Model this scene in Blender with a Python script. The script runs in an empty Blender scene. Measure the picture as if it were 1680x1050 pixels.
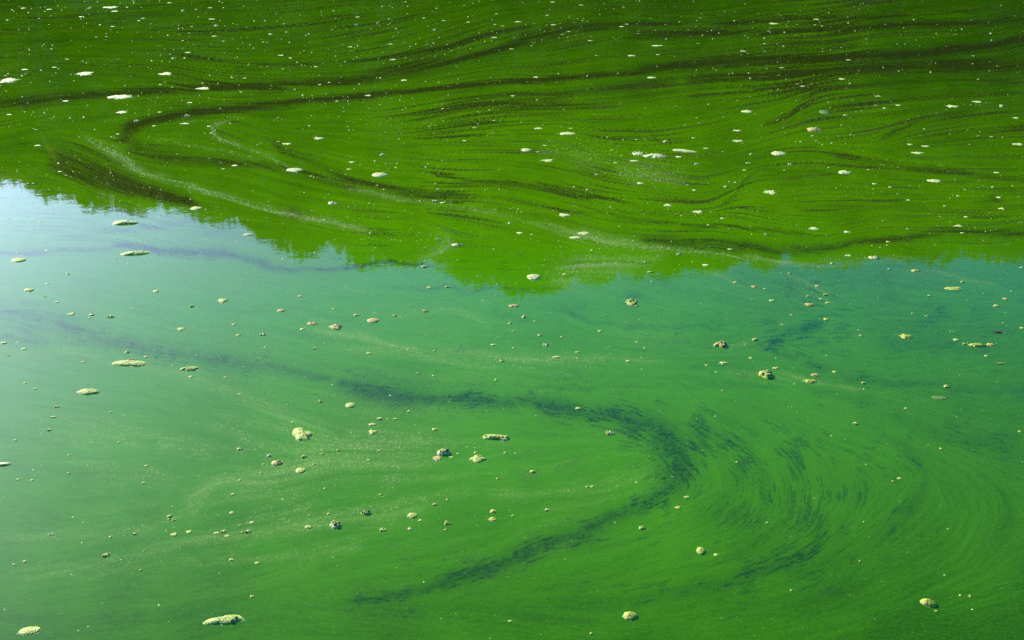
import bpy, math, random
import numpy as np
from mathutils import Vector

R = math.radians
random.seed(11)
rng = np.random.default_rng(11)
scene = bpy.context.scene

# ------------------------------------------------------------------ camera
CAM_H, PITCH, LENS = 3.0, R(24.0), 40.0
cam_d = bpy.data.cameras.new('camera')
cam_d.lens = LENS
cam_d.sensor_width = 36.0
cam_d.clip_end = 2000.0
cam = bpy.data.objects.new('camera', cam_d)
cam.location = (0, 0, CAM_H)
cam.rotation_euler = (R(90) - PITCH, 0, 0)
scene.collection.objects.link(cam)
scene.camera = cam

# ------------------------------------------------------------------ sky and sun
SUN_AZ = R(-42.5)          # measured from straight ahead (+Y), negative = to the left
SUN_EL = R(32.0)
SKY = 0.15
world = bpy.data.worlds.new('World')
scene.world = world
world.use_nodes = True
wn = world.node_tree
bg = wn.nodes['Background']
sky = wn.nodes.new('ShaderNodeTexSky')
sky.sky_type = 'NISHITA'
sky.sun_disc = False
sky.sun_elevation = SUN_EL
sky.sun_rotation = SUN_AZ
sky.air_density = 1.0
sky.dust_density = 4.5
sky.ozone_density = 10.0
bg.inputs[1].default_value = SKY
hs = wn.nodes.new('ShaderNodeHueSaturation')
hs.inputs['Saturation'].default_value = 1.5
wn.links.new(sky.outputs[0], hs.inputs['Color'])
wn.links.new(hs.outputs[0], bg.inputs[0])

sun_d = bpy.data.lights.new('sun', 'SUN')
sun_d.energy = 3.6
sun_d.angle = R(0.53)
sun_d.color = (1.0, 0.95, 0.86)
sun = bpy.data.objects.new('sun', sun_d)
to_sun = Vector((math.sin(SUN_AZ) * math.cos(SUN_EL), math.cos(SUN_AZ) * math.cos(SUN_EL), math.sin(SUN_EL)))
sun.rotation_euler = to_sun.to_track_quat('Z', 'Y').to_euler()
sun.location = (-30, 20, 30)
scene.collection.objects.link(sun)

scene.view_settings.view_transform = 'Standard'
scene.view_settings.look = 'None'
scene.view_settings.gamma = 1.0
scene.view_settings.use_curve_mapping = False
scene.view_settings.exposure = 1.3
scene.cycles.use_denoising = False

# ------------------------------------------------------------------ helpers
FPX = 1680 * LENS / 36.0


def at(px, py):
    """point of the pond (z = 0) found at a place in the photograph; works on arrays"""
    u = (np.asarray(px, float) - 840.0) / FPX
    v = (525.0 - np.asarray(py, float)) / FPX
    dy = math.cos(PITCH) + v * math.sin(PITCH)
    dz = -math.sin(PITCH) + v * math.cos(PITCH)
    t = -CAM_H / dz
    return u * t, dy * t, t


def link(o):
    scene.collection.objects.link(o)
    return o


def mesh_obj(name, verts, faces, mat, parent=None, smooth=True):
    me = bpy.data.meshes.new(name)
    me.from_pydata(verts, [], faces)
    if smooth:
        me.polygons.foreach_set('use_smooth', [True] * len(me.polygons))
    me.materials.append(mat)
    o = bpy.data.objects.new(name, me)
    if parent is not None:
        o.parent = parent
    return link(o)


def tag(o, label=None, cat=None, group=None, kind=None):
    for k, v in (('label', label), ('category', cat), ('group', group), ('kind', kind)):
        if v:
            o[k] = v
    return o


def empty(name, loc, rz=0.0):
    o = bpy.data.objects.new(name, None)
    o.location = loc
    o.rotation_euler = (0, 0, rz)
    o.empty_display_size = 0.05
    return link(o)


class NT:
    """small helper round a material's node tree"""

    def __init__(self, name):
        self.m = bpy.data.materials.new(name)
        self.m.use_nodes = True
        self.t = self.m.node_tree
        self.b = self.t.nodes['Principled BSDF']
        self.out = self.t.nodes['Material Output']

    def n(self, kind, **kw):
        nd = self.t.nodes.new(kind)
        for k, v in kw.items():
            setattr(nd, k, v)
        return nd

    def l(self, a, b):
        self.t.links.new(a, b)

    def noise(self, vec, scale, detail=3, rough=0.55, dist=0.0):
        nd = self.n('ShaderNodeTexNoise')
        nd.inputs['Scale'].default_value = scale
        nd.inputs['Detail'].default_value = detail
        nd.inputs['Roughness'].default_value = rough
        nd.inputs['Distortion'].default_value = dist
        if vec is not None:
            self.l(vec, nd.inputs['Vector'])
        return nd.outputs['Fac']

    def math(self, op, a, b=None, c=None, clamp=False):
        nd = self.n('ShaderNodeMath', operation=op, use_clamp=clamp)
        for i, v in enumerate((a, b, c)):
            if v is None:
                continue
            if isinstance(v, (int, float)):
                nd.inputs[i].default_value = v
            else:
                self.l(v, nd.inputs[i])
        return nd.outputs[0]

    def mapr(self, v, a, b, c, d):
        nd = self.n('ShaderNodeMapRange', interpolation_type='SMOOTHSTEP')
        self.l(v, nd.inputs[0])
        for i, x in enumerate((a, b, c, d)):
            nd.inputs[i + 1].default_value = x
        return nd.outputs[0]

    def mix(self, f, a, b):
        nd = self.n('ShaderNodeMix', data_type='RGBA')
        if isinstance(f, (int, float)):
            nd.inputs[0].default_value = f
        else:
            self.l(f, nd.inputs[0])
        for i, v in ((6, a), (7, b)):
            if isinstance(v, tuple):
                nd.inputs[i].default_value = (*v, 1)
            else:
                self.l(v, nd.inputs[i])
        return nd.outputs[2]

    def attr(self, name):
        return self.n('ShaderNodeAttribute', attribute_name=name).outputs['Fac']


# ------------------------------------------------------------------ water: the drift of the algae film
# Each band: (strength, [(x, y, half width), ...]); D = parted film (open dark water), P = pale scum, G = only steers the drift
D, P, G = 'D', 'P', 'G'
BANDS = [
    (D, .75, [(-300, 190, 7), (0, 170, 6), (133, 156, 5), (300, 147, 4), (430, 140, 4), (560, 134, 5), (647, 120, 8), (727, 103, 9), (807, 83, 6), (860, 63, 5), (927, 45, 5), (1030, 39, 3), (1200, 36, 2), (1500, 24, 2)]),
    (D, .95, [(195, 236, 8), (200, 222, 7), (212, 209, 6), (240, 197, 5), (300, 187, 4), (400, 175, 4), (560, 160, 4), (660, 149, 3), (760, 142, 3), (843, 132, 3), (960, 125, 3), (1043, 117, 4), (1120, 107, 5), (1220, 100, 5), (1387, 93, 5), (1520, 85, 5), (1680, 67, 5), (2000, 40, 5)]),
    (D, .6, [(195, 236, 7), (215, 247, 8), (260, 257, 7), (330, 265, 6), (430, 268, 4), (500, 285, 3), (600, 312, 3)]),
    (D, .7, [(1120, 131, 5), (1240, 122, 7), (1370, 113, 7), (1487, 110, 8), (1680, 105, 9), (2000, 90, 9)]),
    (D, .4, [(720, 172, 8), (893, 152, 7), (993, 143, 6), (1120, 130, 5)]),
    (D, .7, [(1017, 60, 2), (1070, 57, 4), (1120, 55, 4), (1287, 50, 2.5), (1403, 46, 4), (1487, 41, 4), (1603, 38, 3), (1680, 31, 3), (2000, 12, 3)]),
    (D, .5, [(560, 104, 2), (677, 87, 2), (727, 75, 3), (800, 53, 2.5), (880, 42, 2)]),
    (D, .35, [(660, 200, 5), (760, 180, 8), (900, 172, 8), (1020, 160, 5), (1120, 147, 3)]),
    (D, .55, [(1120, 160, 1.8), (1220, 150, 1.8), (1320, 143, 2.2), (1403, 137, 2), (1553, 130, 1.6), (1680, 133, 1.6)]),
    (D, .5, [(1250, 207, 4), (1285, 198, 5), (1305, 183, 3), (1322, 160, 4), (1340, 148, 2)]),
    (D, .35, [(1345, 175, 3), (1400, 168, 3), (1453, 167, 2), (1560, 155, 2), (1680, 150, 2)]),
    (D, .45, [(1352, 246, 4), (1385, 258, 4), (1430, 264, 4), (1480, 272, 3), (1560, 284, 4), (1650, 294, 3), (1780, 300, 3)]),
    (D, .4, [(1440, 235, 3), (1470, 215, 3), (1520, 190, 3), (1600, 182, 3)]),
    (D, .3, [(1400, 215, 6), (1435, 211, 4)]),
    (G, 1, [(347, 205, 4), (345, 215, 4), (352, 227, 4), (400, 247, 4), (467, 267, 3), (560, 293, 3), (660, 313, 3), (780, 322, 3)]),
    (D, .5, [(430, 232, 4), (500, 258, 4), (560, 290, 4), (620, 306, 5), (700, 318, 4), (790, 322, 3)]),
    (P, .8, [(380, 196, 2), (347, 205, 2.5), (345, 217, 3), (360, 229, 2), (400, 243, 2), (450, 262, 2.5), (483, 281, 3)]),
    (P, .55, [(240, 225, 2), (300, 235, 1.6), (360, 248, 1.6), (430, 262, 1.6)]),
    (P, .9, [(135, 222, 3), (160, 233, 4), (187, 247, 6), (227, 282, 4), (260, 291, 3), (293, 298, 4), (367, 323, 3), (417, 337, 3), (500, 356, 3), (600, 378, 4)]),
    (D, .85, [(76, 252, 4), (92, 265, 11), (133, 280, 15), (180, 296, 13), (230, 310, 9), (280, 322, 6), (330, 338, 3)]),
    (D, .55, [(150, 268, 3), (187, 287, 4), (250, 306, 4), (300, 325, 4)]),
    (D, .6, [(690, 279, 2), (747, 293, 2.2), (800, 298, 2.4), (843, 301, 2.4), (893, 312, 2), (960, 322, 1.6), (1050, 333, 1.6)]),
    (D, .5, [(868, 297, 2), (900, 305, 1.6), (960, 315, 1.6)]),
    (P, .5, [(560, 305, 3), (640, 325, 3), (700, 332, 3), (780, 343, 3), (860, 360, 3)]),
    (P, 1.0, [(860, 360, 2), (900, 368, 3), (935, 382, 6), (985, 396, 6), (1060, 404, 5), (1120, 409, 3), (1200, 420, 3), (1300, 432, 2)]),
    (D, .5, [(890, 342, 2), (960, 347, 1.6), (1060, 360, 1.8), (1130, 368, 1.6), (1190, 370, 2), (1260, 376, 2.5), (1330, 384, 2)]),
    (D, .65, [(1040, 388, 4), (1120, 398, 7), (1200, 403, 8), (1287, 410, 6), (1370, 408, 4), (1403, 394, 3), (1553, 381, 4), (1680, 384, 3), (1900, 380, 3)]),
    (D, .4, [(1180, 338, 2), (1240, 278, 2), (1400, 286, 2.5)]),
    (P, .55, [(690, 430, 8), (720, 410, 8), (740, 395, 6), (700, 370, 4)]),
    (P, .7, [(900, 462, 10), (950, 440, 16), (1000, 430, 18), (1040, 425, 12), (1100, 415, 5)]),
    (P, .35, [(1180, 428, 4), (1300, 433, 5), (1400, 428, 5), (1500, 424, 4)]),
    (P, .45, [(1010, 270, 9), (1060, 285, 14), (1100, 298, 12), (1130, 300, 6)]),
    (P, .4, [(880, 245, 7), (930, 240, 9), (960, 262, 9), (1000, 262, 6)]),
    (D, .75, [(935, 433, 5), (955, 426, 6)]),
    # sheet lit by open sky
    (D, .7, [(-300, 400, 3), (0, 412, 2.5), (80, 412, 2.5), (170, 406, 3), (270, 409, 4), (350, 416, 4), (420, 427, 4.5), (450, 437, 3), (480, 444, 2.5), (560, 440, 2.5), (640, 429, 2), (720, 436, 2)]),
    (D, .35, [(80, 388, 3), (170, 380, 3), (280, 368, 4), (340, 358, 3)]),
    (D, .30, [(340, 384, 4), (360, 376, 4), (400, 370, 2)]),
    (D, .62, [(-300, 470, 14), (0, 508, 6), (50, 515, 8), (90, 526, 9), (133, 542, 11), (200, 562, 8), (283, 580, 8), (350, 588, 8), (433, 603, 6), (500, 611, 4), (560, 626, 4)]),
    (D, .42, [(-300, 490, 10), (0, 530, 5), (60, 536, 6), (140, 556, 6), (220, 572, 5)]),
    (D, .9, [(545, 624, 2), (560, 628, 6), (600, 639, 10), (660, 650, 10), (740, 654, 9), (800, 655, 8.5), (870, 661, 8.5), (940, 669, 8.5), (1010, 683, 10), (1060, 699, 13), (1095, 722, 19), (1112, 755, 20), (1108, 790, 14), (1082, 815, 9), (1040, 836, 7), (1000, 852, 7), (950, 873, 8), (880, 899, 8), (810, 930, 8), (760, 946, 6), (700, 965, 6), (640, 980, 5), (560, 986, 5)]),
    (D, .5, [(-300, 545, 10), (0, 552, 7), (60, 556, 6), (117, 563, 5), (180, 571, 4), (260, 579, 4)]),
    (D, .4, [(1000, 870, 6), (940, 895, 7), (870, 918, 6), (800, 945, 5), (740, 962, 4)]),
    (D, .45, [(280, 582, 2), (350, 584, 3), (420, 588, 4), (500, 597, 3), (560, 604, 2), (640, 621, 3), (680, 627, 4), (740, 630, 3), (780, 633, 4.5), (830, 631, 2), (880, 636, 2), (950, 635, 4), (1010, 632, 2), (1080, 629, 2), (1160, 630, 2.4), (1230, 633, 2.4), (1290, 634, 2.2)]),
    (D, .5, [(1330, 641, 2), (1400, 655, 4), (1440, 668, 5), (1487, 684, 7), (1530, 704, 6), (1600, 724, 9), (1700, 748, 10), (1900, 790, 10)]),
    (D, .7, [(1243, 572, 5), (1262, 563, 7), (1285, 550, 8), (1330, 536, 7), (1360, 528, 4)]),
    (D, .55, [(1258, 566, 3), (1263, 576, 4), (1303, 593, 5), (1370, 612, 4), (1450, 626, 5), (1560, 632, 5), (1680, 645, 7), (1900, 660, 7)]),
    (D, .45, [(1260, 470, 9), (1340, 455, 16), (1420, 462, 18), (1480, 478, 10)]),
    (D, .4, [(1080, 455, 5), (1110, 470, 5)]),
    (D, .6, [(1032, 480, 3), (1050, 487, 4), (1068, 493, 2)]),
    (D, .55, [(905, 507, 3), (930, 513, 4), (960, 526, 4), (990, 533, 4), (1040, 535, 2.6), (1120, 538, 2.6), (1200, 541, 2)]),
    (D, .4, [(800, 510, 5), (850, 522, 6), (900, 528, 3)]),
    (D, .35, [(740, 568, 4), (790, 570, 5), (840, 573, 2)]),
    (D, .35, [(620, 470, 2), (720, 474, 3), (820, 472, 3), (930, 474, 2)]),
    (D, .3, [(1370, 470, 6), (1440, 490, 8), (1520, 505, 6), (1620, 505, 5)]),
    (D, .3, [(1450, 560, 6), (1530, 568, 4), (1640, 575, 5)]),
    # outer arcs of the curl
    (D, .42, [(1090, 690, 8), (1150, 700, 9), (1200, 720, 9), (1238, 750, 8), (1258, 790, 7), (1265, 835, 7), (1235, 880, 6), (1170, 905, 5), (1080, 930, 5)]),
    (D, .26, [(1060, 668, 5), (1160, 678, 7), (1230, 705, 6), (1300, 745, 5), (1322, 775, 6), (1325, 820, 5), (1320, 850, 8)]),
    (D, .55, [(1395, 800, 6), (1405, 825, 9), (1375, 855, 17), (1355, 885, 12), (1320, 910, 9), (1265, 928, 9), (1200, 950, 8), (1120, 968, 8), (1030, 990, 7), (900, 1003, 6)]),
    (D, .45, [(1410, 690, 5), (1475, 730, 7), (1505, 755, 5), (1520, 790, 5), (1512, 815, 5), (1475, 845, 9), (1440, 880, 7), (1405, 905, 5), (1370, 925, 6), (1290, 950, 5)]),
    (D, .25, [(1440, 935, 10), (1380, 960, 9), (1300, 985, 9), (1180, 1010, 9)]),
    (D, .3, [(560, 995, 8), (700, 1005, 9), (850, 1010, 8), (1000, 1020, 8)]),
    (D, .32, [(-300, 1010, 10), (0, 1012, 9), (120, 1018, 9), (250, 1014, 8), (380, 1004, 8), (480, 1000, 7), (580, 986, 6)]),
    (D, .3, [(840, 770, 4), (868, 788, 9), (895, 790, 6)]),
    (D, .3, [(820, 752, 3), (880, 748, 3)]),
    (D, .35, [(905, 768, 2), (940, 760, 3), (962, 745, 3)]),
    (D, .3, [(800, 830, 2.5), (835, 824, 3), (865, 820, 2)]),
    (D, .35, [(190, 850, 8), (240, 840, 6), (275, 830, 3)]),
    (D, .6, [(508, 974, 3), (520, 975, 3), (532, 973, 2)]),
    (D, .45, [(622, 900, 5), (640, 895, 5)]), (D, .3, [(655, 920, 7), (675, 918, 5)]), (D, .35, [(968, 901, 5), (985, 900, 5)]),
    (D, .95, [(470, 352, 3), (482, 350, 4.5), (496, 352, 3)]),
    (D, .9, [(1608, 322, 3), (1625, 325, 4), (1646, 329, 4)]),
    # pale scum drifting over the sky sheet
    (P, .5, [(0, 575, 6), (60, 580, 5), (140, 583, 4), (200, 592, 4), (300, 614, 5), (383, 643, 8), (433, 667, 10), (500, 690, 12), (560, 720, 14)]),
    (P, .55, [(300, 850, 10), (340, 800, 9), (370, 780, 10), (430, 790, 20), (480, 770, 25), (540, 740, 28), (600, 730, 28), (700, 740, 25)]),
    (P, .45, [(0, 940, 4), (100, 930, 4), (170, 925, 5), (230, 910, 6), (300, 890, 7), (400, 872, 8), (500, 862, 9), (600, 850, 14), (700, 820, 14)]),
    (P, .45, [(30, 950, 3), (150, 943, 3), (260, 905, 3), (300, 895, 4)]),
    (P, .4, [(300, 925, 3), (400, 918, 3), (480, 908, 5), (560, 900, 8), (600, 880, 8)]),
    (P, .4, [(0, 880, 8), (100, 876, 5), (200, 868, 5), (300, 850, 5)]),
    (P, .45, [(500, 540, 6), (560, 545, 5), (627, 563, 4), (710, 577, 5), (810, 585, 7), (893, 588, 6), (990, 583, 4), (1100, 590, 3)]),
    (P, .45, [(627, 522, 3), (693, 511, 3), (745, 506, 2.5), (780, 520, 5), (810, 535, 4)]),
    (P, .35, [(430, 500, 3), (520, 520, 3), (560, 530, 4)]),
    (P, .35, [(560, 568, 4), (660, 575, 4), (760, 597, 5), (900, 600, 4)]),
    (P, .4, [(1150, 440, 3), (1190, 450, 2.5), (1205, 465, 2), (1240, 472, 2)]),
    (P, .4, [(1280, 445, 3), (1320, 462, 3), (1350, 480, 4), (1365, 500, 3)]),
    (P, .35, [(1480, 440, 3), (1560, 450, 2.5), (1640, 470, 2)]),
    (P, .4, [(1180, 568, 2), (1220, 565, 2.5), (1260, 540, 2)]),
    (P, .4, [(1180, 608, 4), (1270, 615, 4), (1350, 625, 4), (1420, 640, 3)]),
    (P, .35, [(800, 800, 10), (900, 820, 10), (1000, 800, 12), (1060, 770, 10)]),
    (P, .3, [(560, 470, 2), (640, 488, 2), (660, 480, 2)]),
    (G, 1.6, [(1080, 676, 1), (1140, 712, 1), (1180, 750, 1), (1195, 785, 1), (1180, 820, 1), (1140, 850, 1), (1080, 876, 1), (990, 905, 1), (880, 938, 1)]),
    (G, 1.6, [(1120, 668, 1), (1200, 712, 1), (1238, 760, 1), (1240, 805, 1), (1215, 845, 1), (1160, 880, 1), (1070, 908, 1), (960, 935, 1)]),
    (G, 1.6, [(1110, 775, 1), (1140, 790, 1), (1130, 815, 1), (1090, 838, 1), (1030, 862, 1)]),
    (G, 1, [(-300, 960, 1), (0, 985, 1), (200, 975, 1), (400, 950, 1), (600, 900, 1), (800, 850, 1), (950, 810, 1), (1030, 770, 1)]),
    (G, 1, [(-200, 760, 1), (0, 760, 1), (200, 765, 1), (330, 770, 1)]),
    (G, 1, [(1900, 1000, 1), (1680, 990, 1), (1560, 1030, 1), (1400, 1060, 1), (1100, 1090, 1), (700, 1100, 1), (0, 1110, 1)]),
    (G, 1, [(1200, 600, 1), (1400, 700, 1), (1560, 760, 1), (1620, 830, 1), (1580, 920, 1), (1450, 990, 1), (1250, 1030, 1), (900, 1050, 1)]),
    (G, 1, [(-300, 20, 1), (200, 40, 1), (500, 30, 1), (900, 0, 1), (1300, -20, 1)]),
    (G, 1, [(-300, 110, 1), (200, 100, 1), (500, 95, 1), (700, 55, 1), (900, 15, 1)]),
    (G, 1, [(-200, 230, 1), (0, 205, 1), (200, 180, 1), (400, 160, 1)]),
    (G, 1, [(-200, 350, 1), (0, 345, 1), (150, 350, 1), (350, 400, 1), (600, 460, 1)]),
    (G, 1, [(-200, 650, 1), (100, 640, 1), (250, 640, 1), (420, 690, 1), (520, 720, 1)]),
]

STEP = 1.5
X0, X1, Y0, Y1 = -220.0, 1900.0, -50.0, 1160.0
NX = int((X1 - X0) / STEP) + 1
NY = int((Y1 - Y0) / STEP) + 1
gx = X0 + STEP * np.arange(NX)
gy = Y0 + STEP * np.arange(NY)


def smooth_noise(shape, cell, seed):
    """value noise with a given cell size, cubic-smooth"""
    r = np.random.default_rng(seed)
    h, w = shape
    gh, gw = int(h / cell) + 3, int(w / cell) + 3
    g = r.standard_normal((gh, gw))
    yy, xx = np.arange(h) / cell, np.arange(w) / cell
    y0, x0 = yy.astype(int), xx.astype(int)
    fy, fx = yy - y0, xx - x0
    fy, fx = fy * fy * (3 - 2 * fy), fx * fx * (3 - 2 * fx)
    a = g[y0][:, x0] * (1 - fx) + g[y0][:, x0 + 1] * fx
    b = g[y0 + 1][:, x0] * (1 - fx) + g[y0 + 1][:, x0 + 1] * fx
    return a * (1 - fy[:, None]) + b * fy[:, None]


def resample(pts, step):
    out = []
    for (x0, y0, w0), (x1, y1, w1) in zip(pts, pts[1:]):
        n = max(1, int(math.hypot(x1 - x0, y1 - y0) / step))
        for k in range(n):
            f = k / n
            out.append((x0 + (x1 - x0) * f, y0 + (y1 - y0) * f, w0 + (w1 - w0) * f))
    out.append(pts[-1])
    a = np.array(out)
    k = max(1, int(18 / step))
    if len(a) > 2 * k + 1:                       # round the corners
        pad = np.concatenate([np.repeat(a[:1], k, 0), a, np.repeat(a[-1:], k, 0)])
        ker = np.ones(2 * k + 1) / (2 * k + 1)
        a = np.stack([np.convolve(pad[:, i], ker, 'valid') for i in range(3)], 1)
    return a


lines = [(k, s, resample(p, 3.0)) for k, s, p in BANDS]

# drift direction from the tangents of all bands
cs = 14
cx, cy = np.arange(X0, X1 + cs, cs), np.arange(Y0, Y1 + cs, cs)
CX, CY = np.meshgrid(cx, cy)
ac, as_ = np.zeros_like(CX), np.zeros_like(CX)
for k, s, a in lines:
    b = a[::6] if len(a) > 12 else a[::2]
    t = np.gradient(b[:, :2], axis=0) if len(b) > 1 else np.array([[1.0, 0]])
    th = np.arctan2(t[:, 1], t[:, 0])
    wgt = 0.7 if k != G else s
    for (x, y, _), q in zip(b, th):
        d2 = (CX - x) ** 2 + 1.6 * (CY - y) ** 2 + 350
        w = wgt / d2 ** 1.5
        ac += w * math.cos(2 * q)
        as_ += w * math.sin(2 * q)
nrm = np.hypot(ac, as_)
ac, as_ = ac / nrm, as_ / nrm


def up(f):
    ix, iy = (gx - X0) / cs, (gy - Y0) / cs
    x0, y0 = np.minimum(ix.astype(int), f.shape[1] - 2), np.minimum(iy.astype(int), f.shape[0] - 2)
    fx, fy = ix - x0, (iy - y0)[:, None]
    a = f[y0][:, x0] * (1 - fx) + f[y0][:, x0 + 1] * fx
    b = f[y0 + 1][:, x0] * (1 - fx) + f[y0 + 1][:, x0 + 1] * fx
    return a * (1 - fy) + b * fy


ang = 0.5 * np.arctan2(up(as_), up(ac)) + 0.10 * smooth_noise((NY, NX), 60, 5)
VX, VY = np.cos(ang).astype(np.float32), np.sin(ang).astype(np.float32)


def drift_streaks(noise, n, h=1.0):
    """noise smeared along the drift (line integral convolution), unit variance"""
    ny, nx = noise.shape
    h *= 1.2
    vx, vy = VX, VY
    acc = noise.copy()
    wsum = 1.0
    yy, xx = np.mgrid[0:ny, 0:nx].astype(np.float32)
    for sgn in (1, -1):
        px, py = xx.copy(), yy.copy()
        ox, oy = vx * sgn, vy * sgn
        for k in range(1, n + 1):
            px += ox * h
            py += oy * h
            ii = np.clip(py + .5, 0, ny - 1).astype(np.int32)
            jj = np.clip(px + .5, 0, nx - 1).astype(np.int32)
            w = 0.5 + 0.5 * math.cos(math.pi * k / (n + 1))
            acc += w * noise[ii, jj]
            if sgn == 1:
                wsum += 2 * w
            nvx, nvy = vx[ii, jj], vy[ii, jj]
            flip = np.where(nvx * ox + nvy * oy < 0, -1, 1).astype(np.float32)
            ox, oy = nvx * flip, nvy * flip
    acc -= acc.mean()
    return acc / acc.std()


def blur(a, k):
    for _ in range(2):
        for ax in (0, 1):
            c = np.cumsum(np.pad(a, [(k + 1, k) if i == ax else (0, 0) for i in (0, 1)], mode='edge'), axis=ax)
            a = (np.take(c, range(2 * k + 1, c.shape[ax]), ax) - np.take(c, range(0, c.shape[ax] - 2 * k - 1), ax)) / (2 * k + 1)
    return a


white = rng.standard_normal((NY, NX)).astype(np.float32)
S_fine = drift_streaks(white, 44)
def pairs(a):
    a = a + np.roll(a, 1, 0)
    return a + np.roll(a, 1, 1)


S_long = drift_streaks(pairs(white[::-1, ::-1]), 62, 1.5)
S_dash = drift_streaks(pairs(np.roll(white, 37, 1)), 8)
S_mid = drift_streaks(blur(white[::-1].copy(), 1).astype(np.float32), 48, 1.4)
S_wide = drift_streaks(blur(white[:, ::-1].copy(), 4).astype(np.float32), 34, 2.2)
mott = smooth_noise((NY, NX), 8, 31) + .8 * smooth_noise((NY, NX), 3, 32)
clot = smooth_noise((NY, NX), 26, 33) + .5 * smooth_noise((NY, NX), 12, 34)
patch = smooth_noise((NY, NX), 95, 41) + .6 * smooth_noise((NY, NX), 40, 42)

band_d = np.zeros((NY, NX), np.float32)
band_p = np.zeros((NY, NX), np.float32)
band_w = np.zeros((NY, NX), np.float32)
lr = np.random.default_rng(8)
for k, s, a in lines:
    if k == G:
        continue
    tgt = (band_d if s >= .6 else band_w) if k == D else band_p
    n = len(a)
    vary = np.interp(np.arange(n), np.arange(0, n + 16, 8), lr.uniform(.88, 1.06, len(np.arange(0, n + 16, 8))))
    for i in range(n):
        x, y, w = a[i]
        w = max(w, 1.3) * (1.6 if k == D else 1.3)
        end = min(1.0, (i + 2) / 10, (n - i + 1) / 10)
        c0, c1 = int((x - 3 * w - X0) / STEP), int((x + 3 * w - X0) / STEP) + 2
        r0, r1 = int((y - 3 * w - Y0) / STEP), int((y + 3 * w - Y0) / STEP) + 2
        c0, r0, c1, r1 = max(c0, 0), max(r0, 0), min(c1, NX), min(r1, NY)
        if c0 >= c1 or r0 >= r1:
            continue
        d2 = (gx[None, c0:c1] - x) ** 2 + (gy[r0:r1, None] - y) ** 2
        v = s * end * vary[i] * np.exp(-(d2 / (w * w)) ** .85)
        tgt[r0:r1, c0:c1] = np.maximum(tgt[r0:r1, c0:c1], v)

# ragged edges: look the bands up a little off their places
wob = [(4.0 * smooth_noise((NY, NX), 22, 51 + q) + 2.2 * smooth_noise((NY, NX), 8, 61 + q)) / STEP for q in (0, 1)]
jj, ii = np.meshgrid(np.arange(NX), np.arange(NY))
near = np.clip((gy[:, None] - 100) / 500, .25, 1)
ii = np.clip(ii + wob[0] * near * .8, 0, NY - 1).astype(int)
jj = np.clip(jj + wob[1], 0, NX - 1).astype(int)
band_d, band_w, band_p = band_d[ii, jj], band_w[ii, jj], band_p[ii, jj]

YY = np.broadcast_to(gy[:, None], (NY, NX))
XX = np.broadcast_to(gx[None, :], (NY, NX))
farness = np.clip((470 - YY) / 120, 0, 1)           # beyond about eleven metres the streaks read as lines


def sstep(a, b, x):
    t = np.clip((x - a) / (b - a), 0, 1)
    return t * t * (3 - 2 * t)


streak = farness * (.45 * S_long + .85 * S_fine + .1 * S_mid) + (1 - farness) * (.6 * S_dash + .35 * S_fine + .35 * S_mid + .4 * S_wide)
band_w = band_w * (1 - (1 - farness) * (1 - sstep(-1.2, .6, clot)) * .5) * (.78 + .22 * farness)
band_d = np.maximum(band_d, band_w)
thin = (.90 + .5 * farness) * band_d * (1.0 + ((.20 + .23 * farness) * streak + .22 * mott * (1 - .7 * farness)) * (1 - .7 * band_d))
fan = np.exp(-((XX - 1290) / 260) ** 2 - ((YY - 810) / 150) ** 2) + .6 * np.exp(-((XX - 1380) / 330) ** 2 - ((YY - 540) / 90) ** 2) + .5 * np.exp(-((XX - 850) / 300) ** 2 - ((YY - 945) / 70) ** 2)
hug = np.clip(blur(band_d.astype(np.float32), 14) * 2.2, 0, 1)
dashes = sstep(.9, 2.0, .85 * S_dash + .4 * S_fine + .55 * clot + .9 * np.clip(fan + hug, 0, 1.2) - .35)
free = sstep(.45, 1.8, .95 * streak + .65 * patch) * .8 * farness + dashes * (.26 + .34 * np.clip(fan + hug, 0, 1)) * (1 - farness)
thin = np.clip(np.clip(thin, 0, 1) + free + .035 * S_wide * (1 - farness) + (.12 * S_mid + .06 * S_fine) * farness, 0, 1)
dust = sstep(.5, 1.9, .7 * S_fine + .8 * white)
fore = np.exp(-((XX - 560) / 330) ** 2 - ((YY - 790) / 130) ** 2) + .6 * np.exp(-((XX - 150) / 260) ** 2 - ((YY - 690) / 170) ** 2) + .5 * np.exp(-((XX - 820) / 330) ** 2 - ((YY - 560) / 70) ** 2)
fore = np.clip(fore, 0, 1) * sstep(-.6, 1.4, S_wide + .6 * clot)
scum = np.clip(band_p * (.34 - .2 * farness + .22 * S_mid + (1.1 + .5 * farness) * dust) + 1.1 * fore * sstep(.9, 2.0, .4 * S_dash + .95 * white) + .10 * fore + .10 * np.clip(S_fine - 1.2, 0, 2) * farness, 0, 1)
vignette = (np.where(XX > 620, XX - 620, (620 - XX) * .7) / 1450) ** 2 + ((YY - 520) / np.where(YY > 520, 640, 650)) ** 2      # lens vignette painted into the film colour, darker away from the middle
tint = .92 - .78 * vignette + (.08 + .07 * farness) * patch + .06 * farness * clot + .04 * S_wide + .04 * S_mid + .05 * S_dash + .09 * S_long * farness
tint = np.clip(tint, 0, 1.25)

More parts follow.
